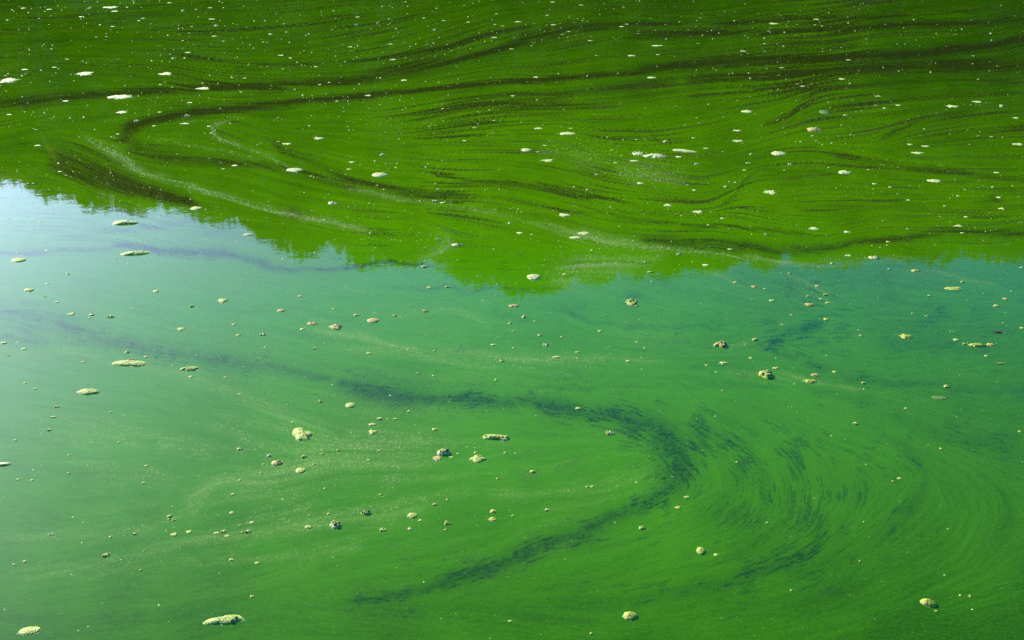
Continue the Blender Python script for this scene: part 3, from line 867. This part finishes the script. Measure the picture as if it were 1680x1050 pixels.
# named rafts: x, y, w, h, material, label, short name for neighbours, extras
LM = [
    (367, 1018, 74, 25, 'cream', 'largest foam raft, pale wedge with bubbles at its thick end, along the bottom edge', 'the large bottom wedge raft',
     dict(lobes=[(.12, .06, .30, .34, .2), (-.22, -.08, .28, .24, .25), (.36, .12, .14, .16, 0)], bubbles=[(.17, .02, .022), (.23, .14, .018), (.19, .2, .016), (.27, .0, .014), (.2, -.08, .05, 1), (.26, .1, .05, 1)], tall=.09, rough=.05)),
    (49, 1035, 38, 15, 'cream', 'smooth oval cream foam raft in the bottom left corner', 'the bottom left corner oval', dict(rot=.25, tall=.1, rough=.04)),
    (1523, 990, 28, 20, 'green', 'oval yellow green foam ball peppered with dark pits, lower right', 'the pitted lower right ball',
     dict(lobes=[(0, 0, .52, .36, -.5)], tall=.36, rough=.04, bubbles=[(.05, -.02, .05), (.12, -.1, .045), (.2, -.06, .06), (.0, -.12, .035), (.1, .06, .035), (-.04, .05, .03), (.02, .14, .03)])),
    (1034, 1011, 26, 17, 'green', 'domed yellow green foam ball with darker rim at the bottom centre', 'the bottom centre ball', dict(tall=.3, rough=.06, bubbles=[(.34, -.05, .06), (.3, .12, .04)])),
    (1150, 904, 16, 15, 'green', 'small smooth round algae ball alone on green water right of the dark curl', 'the lone round algae ball', dict(tall=.36, rough=.03)),
    (495, 713, 35, 27, 'cream', 'tall two lobed lumpy foam cake left of centre', 'the two lobed foam cake',
     dict(lobes=[(-.2, .14, .3, .34, .2), (.14, -.1, .34, .34, -.5), (.3, -.3, .16, .12, 0)], tall=.2, rough=.07, bubbles=[(.1, .0, .05, 1), (.2, -.12, .06, 1), (.12, -.16, .05, 1), (.32, -.2, .05), (-.14, .2, .05, 1)])),
    (814, 718, 47, 14, 'cream', 'long bar shaped cream foam slab with raised ends', 'the bar shaped slab',
     dict(lobes=[(0, .05, .5, .3, -.1), (-.34, .12, .15, .36, 0), (.32, -.1, .18, .4, 0)], tall=.13, rough=.05, bubbles=[(.08, -.15, .03), (.02, -.22, .03), (.13, -.2, .025), (-.36, .1, .07, 1), (.36, -.05, .08, 1), (.2, -.12, .05, 1), (-.1, -.1, .05, 1), (-.2, -.05, .045, 1)])),
    (784, 753, 30, 16, 'cream', 'diamond shaped foam raft carrying a cap of bubbles', 'the diamond shaped raft',
     dict(lobes=[(0, 0, .32, .48, 0), (-.2, 0, .3, .2, 0), (.22, -.02, .3, .16, 0)], tall=.16, rough=.04, bubbles=[(.06, .18, .07), (.06, .02, .05), (-.08, -.08, .045), (.0, .2, .1, 1), (.12, .12, .08, 1)])),
    (728, 743, 22, 13, 'white', 'tall white foam dome with a black hollow, touching a tan raft', 'the white dome with black hollow', dict(tall=.42, rough=.12, bubbles=[(.22, -.05, .16), (.0, .12, .09), (.3, .1, .1), (-.2, -.1, .12, 1), (-.05, -.2, .12, 1)])),
    (717, 752, 15, 9, 'tan', 'flat tan foam raft in front of the white foam dome', 'the flat tan raft', dict(tall=.12, rough=.1)),
    (550, 862, 18, 15, 'white', 'large bright bubble cluster with a dark open hollow', 'the bright hollow bubble', dict(tall=.4, rough=.1, bubbles=[(.05, -.12, .2), (.3, .1, .14), (-.22, .1, .2, 1), (-.05, .25, .18, 1), (.3, -.2, .14, 1)])),
    (493, 772, 18, 11, 'cream', 'oval cream foam raft with one dark pit under the two lobed cake', 'the one pit raft', dict(tall=.2, rough=.05, bubbles=[(.0, .0, .06)])),
    (455, 760, 21, 9, 'tan', 'slanting foam raft with two dark bubbles left of the two lobed cake', 'the slanting raft', dict(rot=.35, tall=.2, bubbles=[(.05, .05, .11), (.2, .1, .09), (-.02, .12, .1, 1)])),
    (145, 643, 41, 15, 'cream', 'pale foam mound with pointed ends on the left water', 'the pale left mound', dict(lobes=[(0, 0, .42, .4, 0), (-.25, -.05, .26, .2, 0), (.25, -.08, .25, .22, 0)], tall=.15, rough=.05, bubbles=[(.1, .1, .03), (.0, .16, .04, 1), (.05, -.05, .04, 1)])),
    (213, 596, 62, 15, 'cream', 'long flat foam raft crowned with a knot of bubbles, left side', 'the long crowned raft', dict(lobes=[(-.1, 0, .4, .36, 0), (.2, -.08, .3, .36, 0)], tall=.1, rough=.06, bubbles=[(.05, .25, .04, 1), (.09, .3, .035), (.12, .22, .04, 1), (.02, .18, .03), (-.02, .25, .035, 1)])),
    (310, 605, 33, 10, 'cream', 'foam raft with a thin tail right of the long crowned raft', 'the tailed raft', dict(lobes=[(.12, 0, .36, .45, 0), (-.3, -.15, .2, .15, 0)], tall=.15, bubbles=[(.02, .1, .05), (-.04, .12, .06, 1), (.16, -.1, .04)])),
    (207, 366, 46, 12, 'cream', 'kidney shaped cream foam raft on the pale sky reflection, upper of two', 'the kidney shaped raft', dict(lobes=[(-.14, .08, .34, .36, 0), (.24, 0, .28, .2, .15), (-.3, -.16, .2, .2, 0)], tall=.12, rough=.05)),
    (223, 416, 51, 11, 'cream', 'long leaf shaped foam raft below the kidney shaped one', 'the long leaf shaped raft', dict(lobes=[(.1, .05, .38, .32, .12), (-.3, -.12, .2, .28, .1)], tall=.1, rough=.06, bubbles=[(.1, .0, .03, 1), (.22, .08, .03, 1)])),
    (31, 427, 26, 8, 'cream', 'thin spindle of foam at the left edge on pale sky reflection', 'the left edge spindle', dict(rot=.15, tall=.14, rough=.05)),
    (48, 476, 17, 6.5, 'cream', 'small oval foam raft below the left edge spindle', 'the small left oval', dict(tall=.2)),
    (876, 455, 23, 11, 'white', 'domed pale foam raft at the lowest tip of the tree reflection', 'the domed raft at the tree tip', dict(tall=.22, rough=.06, bubbles=[(-.34, -.1, .07), (-.26, -.2, .06, 1)])),
    (1036, 496, 20, 12, 'green', 'yellow ring of bubbles round a dark middle', 'the yellow bubble ring', dict(tall=.16, rough=.12, bubbles=[(-.12, .0, .14), (.14, .08, .12), (.3, -.3, .12), (-.36, .1, .1, 1), (0, .3, .12, 1), (.36, .1, .1, 1)])),
    (1181, 566, 23, 14, 'tan', 'triangular cluster of foam and dark bubbles', 'the triangular cluster', dict(lobes=[(.16, .05, .34, .46, 0), (-.25, -.05, .26, .18, 0)], tall=.3, rough=.14, bubbles=[(-.04, -.05, .09), (.12, .14, .09), (.3, -.06, .12), (.22, -.28, .11, 1), (.0, .12, .09, 1), (.34, .22, .1, 1)])),
    (1257, 616, 22, 14, 'cream', 'blocky heap of bubbles casting a dark shadow to its right', 'the blocky bubble heap', dict(rot=.4, tall=.42, rough=.16, bubbles=[(.1, 0, .14), (.28, .12, .13), (-.1, -.1, .09), (-.3, -.05, .14, 1), (-.1, .2, .14, 1), (.12, .3, .13, 1), (.0, -.3, .14, 1), (.2, -.24, .12, 1)])),
    (1602, 567, 30, 9, 'cream', 'ragged cream foam raft near the right edge with beads trailing', 'the ragged right raft', dict(lobes=[(0, 0, .45, .36, -.15), (.3, -.1, .2, .3, 0)], tall=.18, rough=.12, bubbles=[(.1, .1, .04, 1), (.3, -.1, .05), (-.2, .05, .05, 1)])),
    (1565, 474, 30, 7, 'cream', 'flat ridged foam strip by the right end of the skyline reflection', 'the ridged right strip', dict(tall=.1, rough=.12, bubbles=[(-.2, 0, .05, 1), (0, .1, .05, 1), (.2, 0, .05, 1)])),
    (1542, 653, 29, 7, 'smear', 'faint green algae smear with pointed ends, right side', 'the green algae smear', dict(tall=.05, rough=.08)),
    (612, 526, 21, 9, 'tan', 'smooth tan foam lens on the turquoise water', 'the smooth tan lens', dict(tall=.18, rough=.03)),
    (551, 537, 19, 11, 'tan', 'rough foam lump at the head of the pink scum line', 'the rough scum lump', dict(rot=.5, tall=.26, rough=.16, bubbles=[(.1, .1, .1), (-.1, 0, .1, 1), (.24, .1, .1, 1)])),
    (513, 531, 20, 6, 'tan', 'ragged low foam strip left of the rough scum lump', 'the ragged low strip', dict(tall=.14, rough=.18, bubbles=[(-.1, 0, .08), (.2, .1, .08, 1)])),
    (575, 665, 18, 10, 'cream', 'button shaped foam raft under the dark streak', 'the foam button', dict(tall=.22, rough=.04)),
    (677, 846, 19, 11, 'green', 'smooth yellow green foam button in the lower middle', 'the yellow green button', dict(tall=.2, rough=.05)),
    (600, 842, 18, 9, 'cream', 'row of three bubbles merged in one clump', 'the three bubble clump', dict(tall=.3, rough=.12, bubbles=[(-.26, -.05, .13), (.0, .08, .13), (.26, .1, .14), (-.1, -.2, .1, 1), (.14, -.2, .1, 1)])),
    (808, 852, 14, 8, 'green', 'flat yellow green raft, lower of a stacked pair', 'the stacked pair', dict(tall=.16, bubbles=[(.2, .1, .09)])),
    (809, 839, 13, 8, 'green', 'yellow green raft with a bubble, upper of a stacked pair', None, dict(tall=.18, bubbles=[(.1, -.1, .12)])),
    (623, 287, 28, 8, 'white', 'bright oval foam raft with a pair of bubbles on the dark green water', 'the bright oval raft', dict(tall=.14, rough=.06, bubbles=[(.34, .2, .06), (.25, .25, .06, 1), (.42, .1, .05, 1)])),
    (1075, 256, 37, 8, 'white', 'lumpy strip of white froth between a bubble ring and a leaf shaped raft', 'the lumpy froth strip', dict(tall=.12, rough=.2, bubbles=[(-.1, 0, .04, 1), (.1, .1, .05, 1), (.25, .1, .04, 1), (.3, -.1, .03)])),
    (1047, 252, 20, 8, 'white', 'bubble ring at the left tip of the lumpy froth strip', None, dict(tall=.2, rough=.12, bubbles=[(-.08, .1, .12), (.16, 0, .09), (-.32, 0, .1, 1), (.34, -.1, .1, 1)])),
    (1122, 248, 44, 9, 'white', 'leaf shaped pale foam raft pointing right in the upper right', 'the leaf shaped upper raft', dict(lobes=[(-.12, .15, .34, .24, -.2), (.2, -.12, .3, .18, -.2)], tall=.06, rough=.08)),
    (1277, 252, 25, 8, 'white', 'foam raft with a froth tail to its left in the upper right eddy', 'the eddy raft', dict(tall=.14, rough=.1, bubbles=[(.1, .1, .05, 1)])),
    (1352, 184, 17, 8, 'smear', 'soft pale green algae clot in the upper right', 'the pale algae clot', dict(tall=.14, rough=.1)),
    (1335, 213, 22, 7, 'tan', 'brownish foam clot with a bright lump, upper right', 'the brownish clot', dict(tall=.2, rough=.2, bubbles=[(.2, .1, .12, 1), (.1, -.1, .06)])),
    (1386, 283, 23, 7, 'white', 'white foam raft with a round bubble on top, right of centre', 'the raft with round bubble', dict(tall=.14, rough=.1, bubbles=[(.22, .1, .1), (.1, .1, .1, 1), (.36, .0, .08, 1)])),
    (1533, 297, 24, 6, 'white', 'slanting white foam strip at the right', 'the slanting right strip', dict(rot=-.2, tall=.1)),
    (197, 159, 41, 7, 'white', 'longest white foam strip in the upper left', 'the long upper left strip', dict(tall=.06, rough=.2)),
    (15, 132, 26, 8, 'white', 'white foam mound at the left edge of the dark water', 'the upper left edge mound', dict(tall=.14, rough=.15)),
    (483, 279, 29, 7, 'white', 'white foam raft at the end of a pale scum line', 'the raft ending the scum line', dict(rot=-.1, tall=.12, rough=.1, bubbles=[(-.3, .1, .05, 1)])),
    (322, 342, 20, 7, 'cream', 'cream foam lens on the edge of the tree reflection, left', 'the lens on the reflection edge', dict(tall=.16, rough=.04)),
    (544, 333, 13, 6, 'white', 'loose knot of bubbles above a patch of scum', 'the loose bubble knot', dict(tall=.2, rough=.2, bubbles=[(-.2, .1, .13, 1), (.2, 0, .12), (.0, -.1, .1, 1)])),
    (1434, 423, 20, 6, 'white', 'beaded foam raft right on the skyline reflection', 'the beaded skyline raft', dict(tall=.16, rough=.12, bubbles=[(-.2, 0, .09, 1), (.1, .1, .09, 1), (.3, 0, .08)])),
    (958, 383, 20, 6, 'white', 'curved froth crest at the head of the white scum tail', 'the curved froth crest', dict(rot=-.2, tall=.12, rough=.15, bubbles=[(-.3, .1, .06, 1)])),
    (944, 390, 20, 5, 'white', 'flat froth lens under the curved froth crest', None, dict(tall=.1)),
    (749, 402, 19, 5, 'white', 'froth strip with a bright bubble over a scum patch', 'the froth strip with bubble', dict(tall=.16, rough=.15, bubbles=[(.1, 0, .1, 1), (.25, 0, .08)])),
    (407, 385, 17, 5, 'green', 'thin green edged foam lens by the skyline reflection', 'the green edged lens', dict(tall=.14, rough=.04)),
    (931, 219, 27, 5, 'white', 'thin bright foam sliver in the upper middle', 'the thin bright sliver', dict(tall=.06, rough=.1)),
    (863, 246, 17, 6, 'white', 'pale froth pad left of a dusting of scum', 'the pale froth pad', dict(tall=.12, rough=.14)),
    (1225, 183, 19, 5, 'white', 'flat white foam lens in the upper right', 'the flat upper right lens', dict(tall=.1, rough=.1)),
    (556, 12, 0, 0, 0, 0, 0, 0),
]
LM = [l for l in LM if l[2]]
marks = []
for i, (x, y, w_, h_, m_, lab, short, kw) in enumerate(LM):
    foam('foam_raft', x, y, w_, h_, m_, lab, None, 500 + i, **kw)
    if short:
        marks.append((x, y, short))

# the smaller pieces: x y w (in thirds of a pixel from each window's corner), trailing b = bubble cluster
WINDOWS = [
    ((0, 0), '115 40 30,243 46 30,545 36 80,565 55 40,400 82 30,438 40 25,705 90 25,902 53 18b,834 14 25,37 98 20,556 130 25,475 182 18,1065 126 20b,1043 94 40,1035 38 25,945 130 18,1306 103 14b,1330 168 28,1410 158 20,1297 207 18,1100 203 22,927 258 35,1055 178 30,855 287 22b,900 200 18,525 180 20,122 342 42,268 331 30,417 362 80,815 363 65,1384 272 38,1555 328 28,1205 385 25,1000 435 70,325 497 40,600 552 55,786 552 25,935 505 32,1188 452 16b,1574 417 20,674 595 26b,923 570 28b,912 608 45,760 620 25,580 660 22,187 716 38,178 638 18,45 564 35,1030 622 30,1040 655 22,1413 708 50,1370 697 18,1568 681 50,1524 620 16b,1155 815 40,1100 831 22,295 845 26,1655 1002 20b,1090 803 14b'),
    ((560, 0), '75 122 20b,80 84 28,408 88 20,505 101 25,460 146 18b,45 231 32,245 217 32,255 293 42,625 109 25,870 107 42,765 68 20,795 128 22,754 184 35,838 241 28,757 120 20,1040 10 28,1180 25 30,1015 75 20,1045 122 35,1088 170 20,1120 155 22,1380 131 30,1406 119 25,1552 225 60,1428 274 45,1560 269 25,1226 200 28,1256 274 20,1525 382 48,958 380 32,845 472 30,308 395 38,132 470 38,500 535 20,752 593 20,656 627 28,607 693 26,1003 716 24,966 748 25,1015 790 60,1655 738 50,1660 772 40,1598 697 30b,1453 687 20,1350 801 26,205 762 30b,38 833 32,52 798 38,481 931 22b,463 991 32b,497 998 28,1212 934 20b,1606 1010 45,970 632 45,1130 632 25,1257 860 26,1380 852 18b,1470 902 40,1440 792 50'),
    ((1120, 0), '447 116 50,299 252 35,76 214 20,404 215 25,658 95 35,816 295 32,488 334 35,590 425 30,335 386 18b,783 389 40,962 473 35,1060 518 32,950 518 20,800 567 28,993 532 28,1325 523 65,1450 501 50,1575 522 32b,1640 580 35,268 643 45,643 669 18b,85 606 18b,270 694 60,340 760 24b,70 808 28b,320 802 34,304 838 28,530 810 26b,1118 711 35,1196 720 45,1155 753 65,1520 673 25,1650 710 60,1455 669 20,1545 850 42,1020 921 25,430 946 65,943 905 24,1528 922 22b,1292 1015 20b,1570 1027 40,1355 965 25,1110 985 24,1555 972 30,736 705 16b,75 1043 55,215 920 26b,25 911 16b,57 936 24,1458 391 18b,115 730 35,53 679 22,915 835 20,1430 275 22'),
    ((0, 350), '195 45 26,88 196 22,228 184 24,335 299 20b,232 347 20,225 410 18b,280 437 22,353 496 36,452 500 30b,440 514 18,547 509 38b,570 228 18,768 384 32,892 570 38,946 457 28b,1097 430 46,1384 479 40,1551 194 18b,1476 408 24,1643 470 18,1150 547 24,1487 571 26,1295 597 32b,1172 600 28,1550 665 26b,1600 640 18,1577 927 28b,20 638 36,118 667 28,43 702 18,627 684 28b,720 706 26,410 733 28,124 836 22,172 865 20,283 951 30b,263 1002 32,547 979 22,1110 807 20,940 804 24,1440 1028 20,1180 890 22,1415 945 18'),
    ((560, 350), '830 50 26b,877 97 38,1095 8 60,478 130 28b,1662 203 28b,413 262 34b,293 284 20,1098 301 24,525 362 26b,432 366 26,762 404 20b,850 456 48,1520 290 34,1455 455 22b,76 500 32b,262 506 26b,415 481 32b,900 511 30b,832 542 22b,850 580 20,1306 504 18b,1274 580 28,976 601 28b,1085 608 20,1007 648 38b,848 663 18,748 648 30,135 690 30,458 678 18,1062 708 38,1162 684 26,1165 713 20,790 726 30b,330 671 20,255 652 20,377 787 22b,453 800 18b,763 820 22b,1412 728 26,1455 634 20,1495 664 18,333 976 22b,188 1012 34b,267 1012 28,154 1040 38,1165 960 30'),
    ((1120, 350), '128 58 18b,412 105 24b,808 92 40,645 75 50,1010 140 28,1357 62 44,1376 97 24,1395 18 30,816 208 42,736 247 22b,112 255 40,195 25 28,232 177 30,1017 275 18b,1145 284 45,1378 338 24b,1588 421 28,1542 456 34,1215 406 20b,527 297 20b,258 341 26,350 361 28,405 371 18,663 358 26,620 409 24b,705 400 28b,681 421 22,713 441 28,624 451 50,707 522 34,440 430 34,492 550 24b,538 500 20,1200 506 18,878 602 22b,1098 607 60,358 622 34b,310 645 18,202 738 44,335 712 22,458 763 34,653 796 44,627 828 60,748 781 26,890 835 26b,1300 852 34b,1388 643 24b,1345 623 30,1515 647 40,1495 702 26,852 1035 32b,1100 960 22,197 873 18,1670 565 24,1667 267 24,118 748 22'),
    ((0, 700), '1180 108 32b,1325 142 32b,1497 148 32b,1548 185 24b,1586 136 22b,1284 227 20,1296 186 18,245 15 26b,75 67 18,585 77 20,338 141 18,721 192 20,338 229 20,90 260 22,158 264 20,705 278 22b,838 441 30b,832 456 20,856 460 22b,1140 424 26,1103 516 34b,1068 524 32,1118 538 28,1223 516 38b,1192 520 20,930 518 32,857 531 36,1240 473 30,1182 487 22,1518 494 40,251 530 28b,546 543 22b,665 527 24b,525 632 40b,708 614 18,693 707 22b,68 680 20b,122 664 24,1240 836 28,1267 672 30,1138 655 30,1180 264 18,1147 333 20,1524 438 18,1618 430 22,1600 305 20,1665 115 20b'),
    ((560, 700), '155 27 42,460 14 36,543 151 26,660 128 22,575 133 18,807 129 20b,942 222 32b,770 257 18,187 118 22,1323 32 44b,1210 297 22,1236 295 22,388 462 22,205 508 38b,339 503 30b,525 475 40b,513 508 20,460 383 28b,523 360 18b,1013 409 26b,845 438 20,1480 499 36b,1657 399 34,832 958 28,1230 1018 20b,192 335 22,137 165 24'),
    ((1120, 700), '22 347 30,1250 908 22,1368 831 20b,1416 835 24b,1068 256 28,1036 270 16,1272 109 18,416 474 18b,893 470 16,873 662 16b,536 806 20,165 631 28,268 175 18,1660 24 20'),
]
items = []
for (ox, oy), txt in WINDOWS:
    for t in txt.split(','):
        b = t.endswith('b')
        x, y, w_ = [float(q) for q in t.rstrip('b').split()]
        items.append((ox + x / 3, oy + y / 3, w_ / 3, b))
# every piece is described by its nearest named raft: side, and how close it lies among the pieces on that side
buckets = {}
for it in items:
    d, k = min((math.hypot(it[0] - m[0], 1.4 * (it[1] - m[1])), i) for i, m in enumerate(marks))
    dx, dy = it[0] - marks[k][0], 1.4 * (it[1] - marks[k][1])
    side = ('right of' if dx > 0 else 'left of') if abs(dx) > abs(dy) else ('below' if dy > 0 else 'above')
    buckets.setdefault((k, side, it[3]), []).append((d, it))
for (k, side, b), lst in sorted(buckets.items()):
    lst.sort()
    for n, (d, (x, y, w_, _)) in enumerate(lst):
        rank = 'nearest' if n == 0 else ORD[n] + ' nearest'
        far = y < 440
        size = 'tiny' if w_ < 7.5 else ('small' if w_ < 12 else 'broad')
        sd = int(x * 7 + y * 13)
        if b:
            mat = 'white' if far else frng.choice(['cream', 'white', 'cream'])
            bubble_cluster(x, y, w_ * 1.05, mat, '%s bubble cluster, %s %s %s' % (size, rank, side, marks[k][2]), 'floating bubble clusters', sd)
        else:
            mat = 'white' if far else frng.choice(['cream', 'cream', 'green', 'tan' if y < 620 else 'green'])
            asp = .14 if y < 120 else (.19 if y < 300 else (.28 if y < 450 else (.42 if y < 700 else .55)))
            foam('foam_fleck', x, y, w_ * (.9 if far else 1.05), w_ * asp * frng.uniform(.8, 1.2), mat,
                 '%s %s foam fleck, %s %s %s' % (size, {'white': 'white', 'cream': 'cream', 'green': 'yellow green', 'tan': 'tan'}[mat], rank, side, marks[k][2]), 'small foam flecks', sd,
                 tall=.04 if far else .18, rough=.30 if far else .22)

# ------------------------------------------------------------------ specks of froth, past counting
sp_rng = np.random.default_rng(19)
SV, SF = [], []
gv, gf = [], []


def speck(px, py, r_px, grain=False):
    sv, sf = (gv, gf) if grain else (SV, SF)
    x, y, k, _ = scale_at(px, py)
    r = r_px * k
    b = len(sv)
    e, q0 = sp_rng.uniform(.7, 1.5), sp_rng.uniform(0, 6.28)
    for s in range(5):
        q = q0 + s * 2 * math.pi / 5
        sv.append((x + r * e * math.cos(q), y + r * math.sin(q), -.001))
    sv.append((x, y, r * .7))
    for s in range(5):
        sf.append((b + s, b + (s + 1) % 5, b + 5))


for _ in range(5200):                                   # far water, thickest at the upper left
    px, py = sp_rng.uniform(-200, 1880), sp_rng.uniform(-30, 440)
    keep = .9 - .45 * py / 440
    drift = S_wide[int((py - Y0) / STEP), int((px - X0) / STEP)] + .7 * S_mid[int((py - Y0) / STEP), int((px - X0) / STEP)]
    keep *= min(1.9, max(.08, .6 + .75 * drift))
    if px < 760 and py < 200:
        keep += .3
    if sp_rng.random() < keep:
        speck(px, py, sp_rng.uniform(.5, 1.2) + (sp_rng.random() < .15) * sp_rng.uniform(.3, 1.0))
for _ in range(1200):
    px, py = sp_rng.uniform(-200, 1880), sp_rng.uniform(440, 1060)
    if sp_rng.random() < (.8 if px < 800 else (.65 if py < 760 else .3)):
        speck(px, py, sp_rng.uniform(.6, 1.15) + (sp_rng.random() < .15) * sp_rng.uniform(.4, 1.2))
for k_, s_, a_ in lines:                                # and along every scum line
    if k_ != P:
        continue
    for (px, py, hw) in a_[::2]:
        for _ in range(1 + (hw > 5)):
            if sp_rng.random() < .85 * s_ + .15:
                speck(px + sp_rng.normal(0, hw * .7 + 1), py + sp_rng.normal(0, hw * .6 + .5), sp_rng.uniform(.45, 1.05), py > 440)
for cx_, cy_, rx_, ry_, n_ in [(1060, 285, 60, 14, 150), (960, 250, 60, 16, 90), (480, 780, 90, 60, 420), (620, 760, 90, 70, 360), (380, 860, 130, 30, 260), (820, 580, 160, 20, 200), (180, 920, 120, 20, 160), (930, 440, 60, 20, 90), (720, 395, 40, 20, 60),
                               (1040, 790, 70, 40, 60), (130, 590, 90, 12, 60), (100, 740, 90, 60, 160), (400, 640, 70, 40, 160), (1330, 480, 60, 30, 80)]:
    for _ in range(n_):
        speck(cx_ + sp_rng.normal(0, rx_ * .6), cy_ + sp_rng.normal(0, ry_ * .6), sp_rng.uniform(.45, .95), cy_ > 440)
tag(mesh_obj('scum_grains', gv, gf, FOAM['cream']), 'yellowish scum grains strung along the near currents', 'scum', kind='stuff')
tag(mesh_obj('foam_specks', SV, SF, FOAM['white']), 'fine white froth specks scattered over the pond', 'foam', kind='stuff')

# ------------------------------------------------------------------ leaves on the water
lf = NT('dead_leaf')
lf.l(lf.mix(lf.noise(lf.n('ShaderNodeTexCoord').outputs['Object'], 40, 3), (.05, .012, .008), (.10, .03, .015)), lf.b.inputs['Base Color'])
lf.b.inputs['Roughness'].default_value = .5
ps = NT('pale_leaf')
ps.l(ps.mix(ps.noise(ps.n('ShaderNodeTexCoord').outputs['Object'], 40, 3), (.30, .32, .12), (.22, .26, .08)), ps.b.inputs['Base Color'])
ps.b.inputs['Roughness'].default_value = .5


def leaf(name, px, py, w_, wid, rz, mat, label):
    x, y, k, _ = scale_at(px, py)
    L = w_ * k
    o = empty(name, (x, y, .003), rz)
    v, f = [], []
    n = 9
    for i in range(n):
        t = i / (n - 1)
        hw = wid * L * math.sin(math.pi * (.04 + .92 * t)) ** .8
        curl = .03 * L * math.sin(t * 4) + .06 * L * (t - .3) ** 2
        for s, e in ((-1, .05), (0, 0), (1, .05)):
            v.append(((t - .5) * L, s * hw, curl + e * L))
    m = len(v)
    v += [(a, b, c - .0012) for a, b, c in v[:m]]
    for i in range(n - 1):
        for s in (0, 1):
            a = i * 3 + s
            f.append((a, a + 3, a + 4, a + 1))
            f.append((m + a, m + a + 1, m + a + 4, m + a + 3))
    for i in range(n - 1):
        f.append((i * 3, m + i * 3, m + i * 3 + 3, i * 3 + 3))
        f.append((i * 3 + 2, i * 3 + 5, m + i * 3 + 5, m + i * 3 + 2))
    b = link(bpy.data.objects.new('blade', data('blade', v, f, mat))); b.parent = o
    sv_, sf_ = [], []
    tube(sv_, sf_, [((L * .46, 0, .0), L * .02), ((L * .6, .02 * L, .004), L * .018), ((L * .72, .05 * L, .01), L * .014)], 5)
    sk = link(bpy.data.objects.new('stalk', data('stalk', sv_, sf_, mat))); sk.parent = o
    return tag(o, label, 'leaf')


leaf('fallen_leaf', 1637, 545, 14, .2, 2.9, lf.m, 'dark red brown fallen leaf floating near the right edge')
leaf('fallen_leaf', 6, 762, 20, .14, .2, ps.m, 'slim pale leaf cut by the left edge of the view')
leaf('grass_blade', 1640, 597, 14, .06, .1, ps.m, 'thin yellow blade of grass afloat below the ragged right raft')
